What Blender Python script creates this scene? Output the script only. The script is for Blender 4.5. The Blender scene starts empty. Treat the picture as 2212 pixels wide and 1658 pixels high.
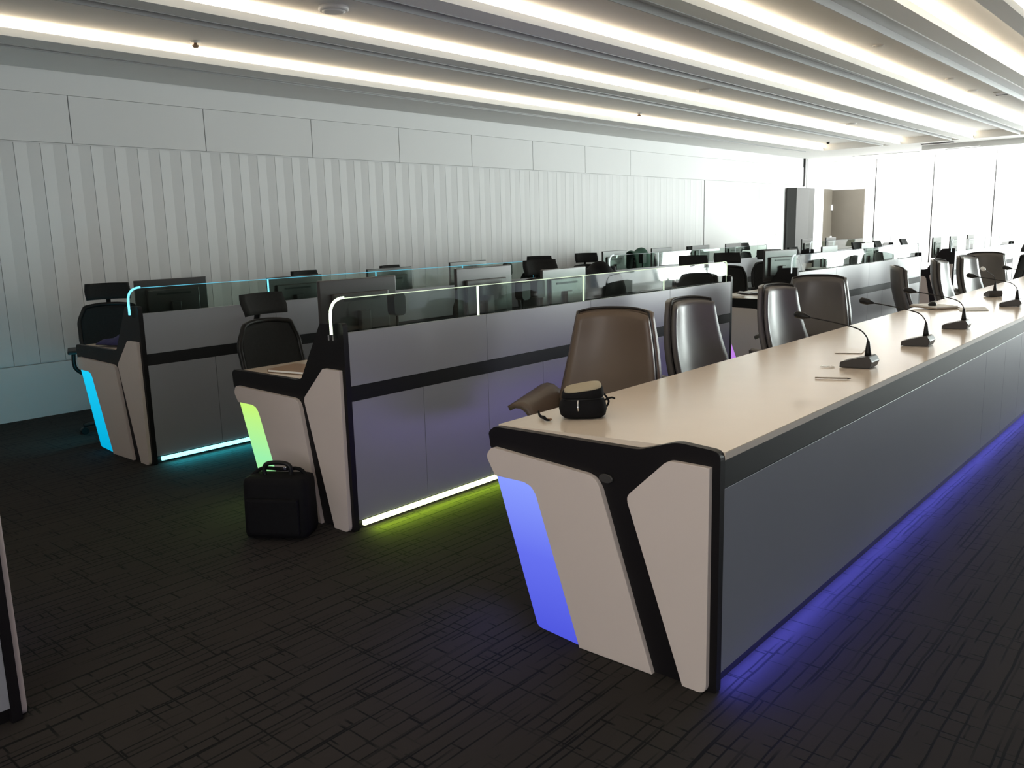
import bpy, bmesh, math, random
from mathutils import Vector, Matrix
random.seed(7)
PI = math.pi
S = bpy.context.scene
C = S.collection

# ------------------------------------------------------------------ camera, world, exposure
YAW, PIT, ROL, FPX, CAMZ = .717241, .179813, -.0259773, 1820.39, 1.5
f = Vector((-math.sin(YAW)*math.cos(PIT), math.cos(YAW)*math.cos(PIT), -math.sin(PIT)))
r = Vector((math.cos(YAW), math.sin(YAW), 0)); u = r.cross(f)
r2 = math.cos(ROL)*r + math.sin(ROL)*u; u2 = -math.sin(ROL)*r + math.cos(ROL)*u
cd = bpy.data.cameras.new('camera'); cam = bpy.data.objects.new('camera', cd); C.objects.link(cam)
cam.matrix_world = Matrix(((r2.x, u2.x, -f.x, 0), (r2.y, u2.y, -f.y, 0), (r2.z, u2.z, -f.z, CAMZ), (0, 0, 0, 1)))
cd.sensor_width = 36; cd.lens = FPX/2212*36; cd.clip_start = .05; cd.clip_end = 200
S.camera = cam
S.view_settings.view_transform = 'Standard'; S.view_settings.look = 'None'
S.view_settings.exposure = 0.15; S.view_settings.gamma = 1.0; S.view_settings.use_curve_mapping = False
W = bpy.data.worlds.new('world'); S.world = W; W.use_nodes = True
W.node_tree.nodes['Background'].inputs[0].default_value = (.75, .85, 1, 1)
W.node_tree.nodes['Background'].inputs[1].default_value = 1.0

def area(name, loc, direction, sx, sy, col, power, parent=None, spread=PI):
    L = bpy.data.lights.new(name, 'AREA'); L.shape = 'RECTANGLE'; L.size = sx; L.size_y = sy
    L.color = col; L.energy = power; L.spread = spread
    o = bpy.data.objects.new(name, L); C.objects.link(o)
    z = -Vector(direction).normalized(); y = Vector((0, 1, 0))      # size_y runs along world Y
    if abs(z.dot(y)) > .9: y = Vector((0, 0, 1))
    x = y.cross(z).normalized(); y = z.cross(x)
    m = Matrix((x, y, z)).transposed().to_4x4(); m.translation = Vector(loc)
    o.matrix_world = m
    if parent:
        o.parent = parent; o.matrix_parent_inverse = Matrix.Translation(-parent.location)
    return o

# daylight: windows in the right wall towards the far end, and in the far wall out of frame to the right
DAY = (.93, 1.0, .97)
WIN_R = [(10.2, 12.6), (13.0, 15.4), (15.8, 18.2), (18.5, 20.8)]
WIN_P = [3, 10, 90, 1500]
RX, FY, LX, BY, CZ = 4.6, 21.1, -7.858, -4.0, 2.94
for (a, b), p in zip(WIN_R, WIN_P):
    area('daylight', (RX+.12, (a+b)/2, 1.4), (-1, 0, .3), 2.55, b-a, DAY, p)
for x in (-.2, 2.6):
    area('daylight', (x+.6, FY+.12, 1.4), (0, -1, .25), 2.3, 2.55, DAY, 340)
# daylight from the windows behind the photographer
area('daylight', (1.5, BY-.12, 1.7), (-.1, 1, .70), 3.6, 1.9, (1, .94, .91), 150)
COVE_W = .8     # watts per metre of ceiling cove

# ------------------------------------------------------------------ materials
def nt(m):
    m.use_nodes = True; return m.node_tree
def mat(name, col, rough=.5, metal=0, spec=.5, emit=None, es=0, noise=0, nscale=30, bump=0, coat=0):
    m = bpy.data.materials.new(name); t = nt(m); b = t.nodes['Principled BSDF']
    b.inputs['Base Color'].default_value = (*col, 1); b.inputs['Roughness'].default_value = rough
    b.inputs['Metallic'].default_value = metal; b.inputs['Specular IOR Level'].default_value = spec
    b.inputs['Coat Weight'].default_value = coat
    if emit: b.inputs['Emission Color'].default_value = (*emit, 1); b.inputs['Emission Strength'].default_value = es
    if noise or bump:
        tc = t.nodes.new('ShaderNodeTexCoord'); n = t.nodes.new('ShaderNodeTexNoise'); n.inputs['Scale'].default_value = nscale
        n.inputs['Detail'].default_value = 4
        t.links.new(tc.outputs['Object'], n.inputs['Vector'])
        if noise:
            mx = t.nodes.new('ShaderNodeMix'); mx.data_type = 'RGBA'
            mx.inputs[6].default_value = (*[c*(1-noise) for c in col], 1); mx.inputs[7].default_value = (*[min(1, c*(1+noise)) for c in col], 1)
            t.links.new(n.outputs['Fac'], mx.inputs[0]); t.links.new(mx.outputs[2], b.inputs['Base Color'])
        if bump:
            bp = t.nodes.new('ShaderNodeBump'); bp.inputs['Strength'].default_value = bump; bp.inputs['Distance'].default_value = .003
            t.links.new(n.outputs['Fac'], bp.inputs['Height']); t.links.new(bp.outputs[0], b.inputs['Normal'])
    return m
def emis(name, col, s):
    m = bpy.data.materials.new(name); t = nt(m); t.nodes.clear()
    e = t.nodes.new('ShaderNodeEmission'); o = t.nodes.new('ShaderNodeOutputMaterial')
    e.inputs[0].default_value = (*col, 1); e.inputs[1].default_value = s; t.links.new(e.outputs[0], o.inputs[0]); return m
def fin_mat(name, stops, s):
    """backlit frosted acrylic: the lamp colour runs along its height"""
    m = bpy.data.materials.new(name); t = nt(m); t.nodes.clear()
    e = t.nodes.new('ShaderNodeEmission'); o = t.nodes.new('ShaderNodeOutputMaterial'); tc = t.nodes.new('ShaderNodeTexCoord')
    sp = t.nodes.new('ShaderNodeSeparateXYZ'); mr = t.nodes.new('ShaderNodeMapRange'); cr = t.nodes.new('ShaderNodeValToRGB')
    mr.inputs[1].default_value = 0; mr.inputs[2].default_value = .6
    t.links.new(tc.outputs['Object'], sp.inputs[0]); t.links.new(sp.outputs[2], mr.inputs[0]); t.links.new(mr.outputs[0], cr.inputs[0])
    while len(cr.color_ramp.elements) < len(stops): cr.color_ramp.elements.new(.5)
    for el, (p, c) in zip(cr.color_ramp.elements, stops): el.position = p; el.color = (*c, 1)
    t.links.new(cr.outputs[0], e.inputs[0]); e.inputs[1].default_value = s; t.links.new(e.outputs[0], o.inputs[0]); return m
def glass(name, tint, gl=.12):
    m = bpy.data.materials.new(name); t = nt(m); t.nodes.clear()
    tr = t.nodes.new('ShaderNodeBsdfTransparent'); g = t.nodes.new('ShaderNodeBsdfGlossy'); fr = t.nodes.new('ShaderNodeFresnel')
    mx = t.nodes.new('ShaderNodeMixShader'); o = t.nodes.new('ShaderNodeOutputMaterial')
    tr.inputs[0].default_value = (*tint, 1); g.inputs['Roughness'].default_value = .03; fr.inputs[0].default_value = 1.5
    ge = t.nodes.new('ShaderNodeNewGeometry'); mu = t.nodes.new('ShaderNodeMath'); mu.operation = 'SUBTRACT'; mu.use_clamp = True
    t.links.new(fr.outputs[0], mu.inputs[0]); t.links.new(ge.outputs['Backfacing'], mu.inputs[1])    # the pane reflects on its outer faces only
    t.links.new(mu.outputs[0], mx.inputs[0]); t.links.new(tr.outputs[0], mx.inputs[1]); t.links.new(g.outputs[0], mx.inputs[2])
    t.links.new(mx.outputs[0], o.inputs[0]); return m

def carpet_mat():
    m = bpy.data.materials.new('carpet'); t = nt(m); N = t.nodes; L = t.links; b = N['Principled BSDF']
    b.inputs['Roughness'].default_value = .92; b.inputs['Specular IOR Level'].default_value = .25
    tc = N.new('ShaderNodeTexCoord')
    wn = N.new('ShaderNodeTexNoise'); wn.inputs['Scale'].default_value = 3.0; L.new(tc.outputs['Object'], wn.inputs['Vector'])
    ws = N.new('ShaderNodeVectorMath'); ws.operation = 'SCALE'; ws.inputs[3].default_value = .016; L.new(wn.outputs['Color'], ws.inputs[0])
    wa = N.new('ShaderNodeVectorMath'); L.new(tc.outputs['Object'], wa.inputs[0]); L.new(ws.outputs[0], wa.inputs[1])
    def lines(rot, bw, rh, mort, nsc, lo, hi, off):
        mp = N.new('ShaderNodeMapping'); mp.inputs['Rotation'].default_value = (0, 0, rot); mp.inputs['Location'].default_value = (off, off*1.7, 0)
        L.new(wa.outputs[0], mp.inputs[0])
        br = N.new('ShaderNodeTexBrick'); br.inputs['Scale'].default_value = 1; br.inputs['Brick Width'].default_value = bw
        br.inputs['Row Height'].default_value = rh; br.inputs['Mortar Size'].default_value = mort; br.inputs['Mortar Smooth'].default_value = .4
        br.offset = .37; br.offset_frequency = 3; br.squash = .6; br.squash_frequency = 3
        L.new(mp.outputs[0], br.inputs['Vector'])
        mp2 = N.new('ShaderNodeMapping'); mp2.inputs['Scale'].default_value = nsc; L.new(mp.outputs[0], mp2.inputs[0])
        n = N.new('ShaderNodeTexNoise'); n.inputs['Scale'].default_value = 1; n.inputs['Detail'].default_value = 1; L.new(mp2.outputs[0], n.inputs['Vector'])
        mr = N.new('ShaderNodeMapRange'); mr.inputs[1].default_value = lo; mr.inputs[2].default_value = hi; L.new(n.outputs['Fac'], mr.inputs[0])
        mu = N.new('ShaderNodeMath'); mu.operation = 'MULTIPLY'; L.new(br.outputs['Fac'], mu.inputs[0]); L.new(mr.outputs[0], mu.inputs[1])
        return mu
    a = lines(PI/2, .36, .050, .0040, (2.2, 12, 1), .40, .54, 0)       # long dashes along the rows
    c = lines(PI/2, .61, .083, .0055, (1.6, 9, 1), .44, .55, 3.3)
    d = lines(0, .30, .085, .0036, (3.0, 7, 1), .49, .60, 5.1)         # short crossing dashes
    s1 = N.new('ShaderNodeMath'); s1.operation = 'MAXIMUM'; L.new(a.outputs[0], s1.inputs[0]); L.new(c.outputs[0], s1.inputs[1])
    s2 = N.new('ShaderNodeMath'); s2.operation = 'MAXIMUM'; L.new(s1.outputs[0], s2.inputs[0]); L.new(d.outputs[0], s2.inputs[1])
    pile = N.new('ShaderNodeTexNoise'); pile.inputs['Scale'].default_value = 1.3; pile.inputs['Detail'].default_value = 8; L.new(tc.outputs['Object'], pile.inputs['Vector'])
    base = N.new('ShaderNodeMix'); base.data_type = 'RGBA'; base.inputs[6].default_value = (.020, .0170, .0148, 1); base.inputs[7].default_value = (.032, .0275, .0245, 1)
    L.new(pile.outputs['Fac'], base.inputs[0])
    mx = N.new('ShaderNodeMix'); mx.data_type = 'RGBA'; mx.inputs[7].default_value = (.002, .002, .0022, 1)
    L.new(s2.outputs[0], mx.inputs[0]); L.new(base.outputs[2], mx.inputs[6]); L.new(mx.outputs[2], b.inputs['Base Color'])
    bp = N.new('ShaderNodeBump'); bp.inputs['Strength'].default_value = .3; bp.inputs['Distance'].default_value = .002; bp.invert = True
    L.new(s2.outputs[0], bp.inputs['Height']); L.new(bp.outputs[0], b.inputs['Normal'])
    return m

M = dict(
 carpet=carpet_mat(),
 ceil=mat('ceiling_paint', (.84, .84, .82), .7, noise=.03, nscale=2),
 wall=mat('wall_panel', (.64, .64, .64), .55, noise=.02, nscale=1.5),
 slot=mat('slot_metal', (.42, .42, .42), .4, .2),
 slotedge=mat('slot_edge', (.75, .75, .75), .4),
 black=mat('black_laminate', (.008, .007, .008), .45, spec=.25, noise=.1, nscale=4),
 band=mat('black_band', (.010, .010, .011), .55, spec=.25),
 white=mat('cream_cladding', (.66, .58, .54), .42, noise=.02, nscale=3),
 panel=mat('grey_panel', (.27, .275, .30), .34, spec=.6, noise=.03, nscale=2),
 panel_shaded=mat('grey_panel_shaded', (.19, .20, .24), .34, spec=.6, noise=.03, nscale=2),  # grey panel again, with the table front's dimmer bluish light put into its colour
 top=mat('cream_worktop', (.77, .66, .545), .20, spec=.5, noise=.03, nscale=5),
 topedge=mat('cream_edge', (.52, .45, .39), .5),
 leather=mat('brown_leather', (.135, .095, .066), .42, noise=.08, nscale=6, bump=.25),
 leather2=mat('grey_leather', (.105, .095, .085), .34, noise=.08, nscale=6, bump=.15),
 seam=mat('leather_seam', (.02, .016, .013), .6),
 plastic=mat('black_plastic', (.008, .008, .008), .45, spec=.3),
 mesh=mat('black_mesh_fabric', (.017, .018, .018), .8, spec=.25, noise=.3, nscale=60),
 fabric=mat('black_nylon', (.007, .007, .008), .8, spec=.15, noise=.3, nscale=40, bump=.5),
 monitor=mat('monitor_housing', (.035, .031, .030), .33),
 screen=mat('monitor_screen', (.012, .012, .014), .12),
 mic=mat('microphone_housing', (.045, .043, .042), .42),
 chrome=mat('chrome', (.7, .7, .7), .15, 1),
 paper=mat('paper', (.85, .85, .83), .7),
 folder=mat('brown_card', (.28, .17, .10), .6),
 blue=mat('blue_cloth', (.03, .03, .11), .8, noise=.3, nscale=20),
 green=mat('green_cloth', (.03, .09, .06), .8, noise=.4, nscale=10),
 beige=mat('beige_cloth', (.42, .36, .25), .8, noise=.1, nscale=20),
 door=mat('brown_door', (.075, .066, .052), .5, noise=.1, nscale=3),
 doordark=mat('grey_door', (.05, .052, .05), .5),
 wood=mat('pencil_wood', (.30, .25, .2), .6),
 leaf=mat('plant_leaf', (.03, .10, .03), .6, noise=.3, nscale=20),
 whiteplastic=mat('white_plastic', (.75, .75, .74), .4),
 glass=glass('screen_glass', (.82, .885, .85)),
 glasscol=glass('window_glass', (.95, .97, .96)),
 added_panel_led=emis('added_panel_led', (1, 1, .97), 4),  # glow of the added panels before the far wall
 cove=emis('cove_glow', (1, .87, .70), 5.0),  # glow of the lit cavity ceiling, put in as emission
)

# ------------------------------------------------------------------ geometry helpers
def bmnew(): return bmesh.new()
def add_box(bm, x0, x1, y0, y1, z0, z1, bev=0):
    t = bmesh.new(); bmesh.ops.create_cube(t, size=1)
    bmesh.ops.scale(t, vec=(abs(x1-x0), abs(y1-y0), abs(z1-z0)), verts=t.verts)
    if bev: bmesh.ops.bevel(t, geom=t.edges[:], offset=bev, segments=2, profile=.6, affect='EDGES')
    bmesh.ops.translate(t, vec=((x0+x1)/2, (y0+y1)/2, (z0+z1)/2), verts=t.verts)
    merge(bm, t)
def merge(bm, t, mtx=None):
    if mtx: bmesh.ops.transform(t, matrix=mtx, verts=t.verts)
    vs = [bm.verts.new(v.co) for v in t.verts]; t.verts.index_update()
    for fc in t.faces:
        try: nf = bm.faces.new([vs[v.index] for v in fc.verts]); nf.smooth = fc.smooth
        except ValueError: pass
    t.free()
def fillet(pts, seg=6):
    """pts: (a,b) or (a,b,radius) -> polygon with rounded corners"""
    out = []; n = len(pts)
    for i, p in enumerate(pts):
        rr = p[2] if len(p) > 2 else 0
        P = Vector(p[:2]); A = Vector(pts[i-1][:2]); B = Vector(pts[(i+1) % n][:2])
        if rr <= 0: out.append((P.x, P.y)); continue
        d1 = (A-P); d2 = (B-P); l1, l2 = d1.length, d2.length; d1.normalize(); d2.normalize()
        ang = d1.angle(d2); t = min(rr/math.tan(ang/2), l1*.49, l2*.49)
        s, e = P+d1*t, P+d2*t
        for k in range(seg+1):
            q = k/seg; out.append(tuple((1-q)**2*s + 2*q*(1-q)*P + q*q*e))
    return out
def prism(bm, poly, axis, a, b, bev=0):
    """polygon in the two other axes extruded along axis from a to b; poly coords: y->(x,z), x->(y,z), z->(x,y)"""
    def mk(p, v): return {'y': (p[0], v, p[1]), 'x': (v, p[0], p[1]), 'z': (p[0], p[1], v)}[axis]
    t = bmesh.new()
    va = [t.verts.new(mk(p, a)) for p in poly]; vb = [t.verts.new(mk(p, b)) for p in poly]
    fa = t.faces.new(va); fb = t.faces.new(list(reversed(vb)))
    n = len(poly)
    for i in range(n): t.faces.new([va[i], vb[i], vb[(i+1) % n], va[(i+1) % n]])
    if bev:
        es = [e for e in t.edges if (e.link_faces[0] in (fa, fb)) != (e.link_faces[1] in (fa, fb))]
        bmesh.ops.bevel(t, geom=es, offset=bev, segments=2, profile=.6, affect='EDGES')
    bmesh.ops.triangulate(t, faces=[q for q in t.faces if len(q.verts) > 6])
    bmesh.ops.recalc_face_normals(t, faces=t.faces)
    merge(bm, t)
def tube(bm, pts, rad, seg=8, cap=True):
    pts = [Vector(p) for p in pts]; n = len(pts)
    rads = rad if isinstance(rad, (list, tuple)) else [rad]*n
    rings = []; up = None
    for i, p in enumerate(pts):
        d = (pts[min(i+1, n-1)] - pts[max(i-1, 0)]).normalized()
        if up is None: up = d.orthogonal().normalized()
        else:
            up = (up - d*up.dot(d))
            up = up.normalized() if up.length > 1e-6 else d.orthogonal().normalized()
        s = d.cross(up)
        rings.append([bm.verts.new(p + rads[i]*(math.cos(2*PI*k/seg)*up + math.sin(2*PI*k/seg)*s)) for k in range(seg)])
    for i in range(n-1):
        for k in range(seg):
            q = bm.faces.new([rings[i][k], rings[i][(k+1) % seg], rings[i+1][(k+1) % seg], rings[i+1][k]]); q.smooth = True
    if cap: bm.faces.new(list(reversed(rings[0]))); bm.faces.new(rings[-1])
def smoothpts(pts, sub=5):
    pts = [Vector(p) for p in pts]; out = []
    for i in range(len(pts)-1):
        p0, p1, p2, p3 = pts[max(i-1, 0)], pts[i], pts[i+1], pts[min(i+2, len(pts)-1)]
        for k in range(sub):
            t = k/sub
            out.append(.5*((2*p1)+(-p0+p2)*t+(2*p0-5*p1+4*p2-p3)*t*t+(-p0+3*p1-3*p2+p3)*t**3))
    out.append(pts[-1]); return out
def lathe(bm, prof, seg=24, cx=0, cy=0, sx=1, sy=1):
    rings = [[bm.verts.new((cx+rr*sx*math.cos(2*PI*k/seg), cy+rr*sy*math.sin(2*PI*k/seg), z)) for k in range(seg)] for rr, z in prof]
    for i in range(len(rings)-1):
        for k in range(seg):
            q = bm.faces.new([rings[i][k], rings[i][(k+1) % seg], rings[i+1][(k+1) % seg], rings[i+1][k]]); q.smooth = True
    bm.faces.new(list(reversed(rings[0]))); bm.faces.new(rings[-1])
def grid_shell(bm, fn, nu, nv, th):
    """fn(u,v)->point; a sheet with thickness th along its normal"""
    P = [[Vector(fn(i/nu, j/nv)) for j in range(nv+1)] for i in range(nu+1)]
    def nrm(i, j):
        a = P[min(i+1, nu)][j]-P[max(i-1, 0)][j]; b = P[i][min(j+1, nv)]-P[i][max(j-1, 0)]
        return a.cross(b).normalized()
    T = th if callable(th) else (lambda u_, v_: th)
    A = [[bm.verts.new(P[i][j]+nrm(i, j)*T(i/nu, j/nv)/2) for j in range(nv+1)] for i in range(nu+1)]
    B = [[bm.verts.new(P[i][j]-nrm(i, j)*T(i/nu, j/nv)/2) for j in range(nv+1)] for i in range(nu+1)]
    def F(*v):
        q = bm.faces.new(v); q.smooth = True
    for i in range(nu):
        for j in range(nv):
            F(A[i][j], A[i+1][j], A[i+1][j+1], A[i][j+1]); F(B[i][j], B[i][j+1], B[i+1][j+1], B[i+1][j])
        F(A[i][0], B[i][0], B[i+1][0], A[i+1][0]); F(A[i][nv], A[i+1][nv], B[i+1][nv], B[i][nv])
    for j in range(nv):
        F(A[0][j], A[0][j+1], B[0][j+1], B[0][j]); F(A[nu][j], B[nu][j], B[nu][j+1], A[nu][j+1])
def obj(name, bm, m, parent=None):
    me = bpy.data.meshes.new(name); bmesh.ops.recalc_face_normals(bm, faces=bm.faces); bm.to_mesh(me); bm.free()
    me.materials.append(m); o = bpy.data.objects.new(name, me); C.objects.link(o)
    if parent: o.parent = parent
    return o
def tag(o, label, cat, group=None):
    o['label'] = label; o['category'] = cat
    if group: o['group'] = group
    return o
def thing(name, label, cat, loc=(0, 0, 0), rotz=0, group=None):
    o = bpy.data.objects.new(name, None); o.empty_display_size = .1; C.objects.link(o)
    o.location = loc; o.rotation_euler = (0, 0, rotz); return tag(o, label, cat, group)
def struct(name, bm, m, parent=None):
    o = obj(name, bm, m, parent)
    if not parent: o['kind'] = 'structure'
    return o
def dup(root, loc, rotz, label, group=None):
    rr = root.copy(); C.objects.link(rr); rr.location = loc; rr.rotation_euler = (0, 0, rotz); rr['label'] = label
    if group: rr['group'] = group
    for ch in list(root.children):
        c = ch.copy(); C.objects.link(c); c.parent = rr
        for g in ch.children:
            d = g.copy(); C.objects.link(d); d.parent = c
    return rr
def box_obj(name, dims, m, parent=None, bev=0):
    bm = bmnew(); add_box(bm, *dims, bev); return obj(name, bm, m, parent)

# ------------------------------------------------------------------ the room
bm = bmnew(); add_box(bm, LX-.2, RX+.2, BY-.2, FY+.2, -.1, 0); struct('floor', bm, M['carpet'])

# left wall: smooth base panels, pleated middle, large upper panels with open joints, fascia
bm = bmnew()
add_box(bm, LX-.2, LX-.03, BY, FY, 0, 3.3)
seams = [3.264 + 1.265*k for k in range(-6, 14)]
def row_panels(z0, z1, ys, xf=LX, gap=.004):
    for a, b in zip(ys, ys[1:]): add_box(bm, LX-.03, xf, a+gap, b-gap, z0, z1, .002)
row_panels(2.345, 2.745, seams[:14]+[19.3])
row_panels(0, .465, [BY]+seams[2:10:2]+[14.65, 17, 19.3])
row_panels(.47, 2.335, [14.66, 17.0, 19.3])
pl = []; n0 = int((14.65-BY)/.105); y = 14.65
for k in range(n0+1):
    yk = 14.65-k*.105
    pl += [(LX-.003, yk+.002), (LX-.016, yk+.0015), (LX-.016, yk-.0015), (LX-.003, yk-.002)] if k % 2 else [(LX-.0095, yk)]
pl += [(LX-.05, 14.65-n0*.105), (LX-.05, 14.65)]
prism(bm, pl, 'z', .475, 2.332)
add_box(bm, LX-.03, LX-.012, BY, 19.3, 2.75, 3.0)
struct('wall_left', bm, M['wall'])

# left wall past the step: white door leaf area
bm = bmnew(); add_box(bm, LX-.03, LX-.005, 19.52, 20.42, 0, 2.94)
add_box(bm, LX-.03, LX-.005, 20.42, FY, 2.30, 2.94); struct('wall_left_end', bm, M['wall'])
box_obj('trim_1', (LX-.03, LX+.02, 19.30, 19.36, 2.32, 2.94), M['plastic'])['kind'] = 'structure'

# far wall with vertical joints
bm = bmnew(); xs = [LX-.2, -6.84, -5.576, -4.33, -3.06, -1.8, -.8]
for a, b in zip(xs, xs[1:]): add_box(bm, a+.012, b-.012, FY, FY+.08, 0, 2.94)
add_box(bm, LX-.2, -.8, FY+.06, FY+.2, 0, 3.3)
add_box(bm, -.8, RX+.2, FY, FY+.2, 0, .1); add_box(bm, -.8, RX+.2, FY, FY+.2, 2.72, 3.3)
for a in (1.75, 4.35): add_box(bm, a, a+.45 if a > 2 else a+.2, FY, FY+.2, .1, 2.72)
struct('wall_far', bm, M['wall'])
for k, x in enumerate(xs[1:-1]): box_obj('trim_%d' % (k+2), (x-.0118, x+.0118, FY-.004, FY+.058, 0, 2.74), M['plastic'])['kind'] = 'structure'
bm = bmnew(); ys = [BY] + [v for w in WIN_R for v in w] + [FY]
for a, b in zip(ys[::2], ys[1::2]): add_box(bm, RX, RX+.2, a, b, 0, 3.3)
for a, b in WIN_R: add_box(bm, RX, RX+.2, a, b, 0, .1); add_box(bm, RX, RX+.2, a, b, 2.72, 3.3)
struct('wall_right', bm, M['wall'])
bm = bmnew(); add_box(bm, LX-.2, -.5, BY-.2, BY, 0, 3.3); add_box(bm, 3.5, RX+.2, BY-.2, BY, 0, 3.3)
add_box(bm, -.5, 3.5, BY-.2, BY, 0, .65); add_box(bm, -.5, 3.5, BY-.2, BY, 2.72, 3.3); struct('wall_back', bm, M['wall'])
def window(n, axis, a, b, c, w0=.1):
    e = bpy.data.objects.new('window_%d' % n, None); C.objects.link(e); e['kind'] = 'structure'
    bm = bmnew()
    def bar(p0, p1, z0, z1):
        if axis == 'x': add_box(bm, c, c+.06, p0, p1, z0, z1)
        else: add_box(bm, p0, p1, c, c+.06, z0, z1)
    bar(a, a+.05, w0, 2.72); bar(b-.05, b, w0, 2.72); bar(a+.05, b-.05, w0, w0+.05); bar(a+.05, b-.05, 2.67, 2.72); bar((a+b)/2-.025, (a+b)/2+.025, w0+.05, 2.67)
    obj('window_frame', bm, M['whiteplastic'], e)
    bm = bmnew()
    if axis == 'x': add_box(bm, c+.025, c+.031, a+.05, b-.05, w0+.05, 2.67)
    else: add_box(bm, a+.05, b-.05, c+.025, c+.031, w0+.05, 2.67)
    obj('window_pane', bm, M['glasscol'], e)
for i, (a, b) in enumerate(WIN_R): window(i+1, 'x', a, b, RX+.02)
window(5, 'y', -.8, 1.75, FY+.03); window(6, 'y', 1.95, 4.35, FY+.03); window(7, 'y', -.5, 3.5, BY-.1, .65)

# ceiling: raised bays, each starting behind the lip of the lower plate to its left
LIPS = [-6.765, -5.28, -4.02, -2.945, -1.95, -1.42]
SLOTS = [(-7.12, -7.03), (-5.60, -5.46), (-4.38, -4.23), (-3.27, -3.10), (-2.34, -2.125)]
YE = 17.6; CAV = .24; ZR = 3.06
bm = bmnew()
def cslab(x0, x1, z0, z1, y0=BY, y1=YE): add_box(bm, x0, x1, y0, y1, z0, z1)
cslab(LX, -7.12, CZ, ZR); cslab(-7.03, LIPS[0]-CAV, CZ, ZR); cslab(LIPS[0]-CAV, LIPS[0], CZ, CZ+.02); cslab(LIPS[0]-.02, LIPS[0], CZ+.02, CZ+.055)
for i in range(1, 5):
    s0, s1 = SLOTS[i]; lp = LIPS[i]
    cslab(s1, lp, CZ, CZ+.02); cslab(lp-.02, lp, CZ+.02, CZ+.055)
    cslab(s0-.012, s0, CZ, ZR)
cslab(-1.56, -1.42, CZ, CZ+.02); cslab(-1.44, -1.42, CZ+.02, CZ+.055)
cslab(-.95, RX+.2, CZ, ZR)
cslab(LX-.2, RX+.2, ZR, ZR+.2)
add_box(bm, LX-.2, RX+.2, YE, FY+.2, CZ, ZR+.2)
add_box(bm, -4.05, -1.2, 18.3, 18.34, CZ-.10, CZ)
add_box(bm, -5.1, -4.05, 18.35, 18.38, CZ-.08, CZ)
struct('ceiling', bm, M['ceil'])

for i, x in enumerate((-6.2, -4.3, -2.4)):  # added light panels, not part of the room, to brighten the far end
    t = thing('added_light_panel', 'added rectangular white light panel washing the far wall, '+['leftmost, over the brown door', 'middle one', 'rightmost one'][i], 'ceiling light', (x, 19.9, CZ), 0, 'added light panels before the far wall')
    box_obj('frame', (-.70, .70, -.25, .25, -.012, 0), M['whiteplastic'], t); box_obj('diffuser', (-.66, .66, -.21, .21, -.014, -.0121), M['added_panel_led'], t)
    area('added_panel_lamp', (x, 19.9, CZ-.03), (0, .25, -1), 1.3, .42, (1, 1, .97), 260, t)

names = ['nearest the left wall', 'second from the left wall', 'third from the left wall', 'fourth from the left wall', 'fifth from the left wall', 'at the top right corner of the picture']
for i, lp in enumerate(LIPS):
    t = thing('cove_light', 'warm white cove light strip in the ceiling, '+names[i], 'ceiling light', (lp-.10, 7, CZ+.03), 0, 'cove lights along the ceiling')
    bm = bmnew(); add_box(bm, -.125, .118, -10.8, 10.5, .080, .0895); obj('lit_cavity_band', bm, M['cove'], t)  # emissive band stands in for the brightly lit cavity ceiling
    bm = bmnew(); add_box(bm, .02, .06, -10.8, 10.5, 0, .012); obj('led_profile', bm, M['whiteplastic'], t)
    area('cove_lamp', (lp-.012, 7, CZ+.060), (.9, 0, 1), .03, 21.2, (1, .74, .45), COVE_W*21.2, t)

sl = ['against the left wall', 'second from the left wall', 'third from the left wall', 'fourth from the left wall', 'above the conference table, widest one']
for i, (a, b) in enumerate(SLOTS):
    t = thing('air_slot', 'long recessed air slot in the ceiling, '+sl[i], 'air vent', ((a+b)/2, 6.8, CZ+.0), 0, 'ceiling air slots'); w = (b-a)/2
    bm = bmnew(); add_box(bm, -w+.001, w-.001, -10.7, 10.75, .05, .058); obj('backing', bm, M['slot'], t)
    bm = bmnew()
    for s in ((-w+.001, -w+.009), (w-.009, w-.001)): add_box(bm, s[0], s[1], -10.7, 10.75, -.004, .05)
    obj('frame', bm, M['slotedge'] if i == 4 else M['slot'], t)

# small ceiling fittings
def disc(name, label, cat, x, y, z, rad, h, m, m2=None, group=None):
    t = thing(name, label, cat, (x, y, z), 0, group)
    bm = bmnew(); lathe(bm, [(rad*.9, -h), (rad, -h*.6), (rad, 0)], 28); obj('rim', bm, m, t)
    bm = bmnew(); lathe(bm, [(rad*.6, -h*1.25), (rad*.78, -h*1.02), (rad*.78, -h*.9)], 24); obj('centre', bm, m2 or m, t); return t
disc('ceiling_speaker', 'large round white ceiling speaker at the top of the picture', 'ceiling speaker', -4.983, 3.93, ZR, .105, .03, M['whiteplastic'], M['ceil'])
for x, y, rr, lb in [(-5.01, 9.29, .09, 'in the second bay from the left wall'), (-5.07, 14.3, .09, 'farthest along the second bay'), (-2.75, 10.8, .05, 'between the two right light strips'), (-2.72, 8.27, .05, 'nearest of the small ones right of the fourth light strip'), (-2.8, 12.0, .07, 'near the small square vent')]:
    disc('downlight', 'small round unlit ceiling downlight '+lb, 'ceiling light', x, y, ZR, rr, .012, M['whiteplastic'], M['ceil'])
for x, y, lb in [(-6.583, 3.78, 'nearest, hanging beside the left light strip'), (-6.6, 10.4, 'farther one, beside the same light strip')]:
    t = thing('sprinkler_head', 'small brass and white ceiling fitting, '+lb, 'sprinkler', (x, y, ZR))
    bm = bmnew(); lathe(bm, [(.035, -.012), (.042, 0)], 18); obj('flange', bm, M['whiteplastic'], t)
    bm = bmnew(); lathe(bm, [(.02, -.045), (.028, -.03), (.012, -.022), (.012, -.012)], 14); obj('deflector', bm, M['folder'], t)
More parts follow.
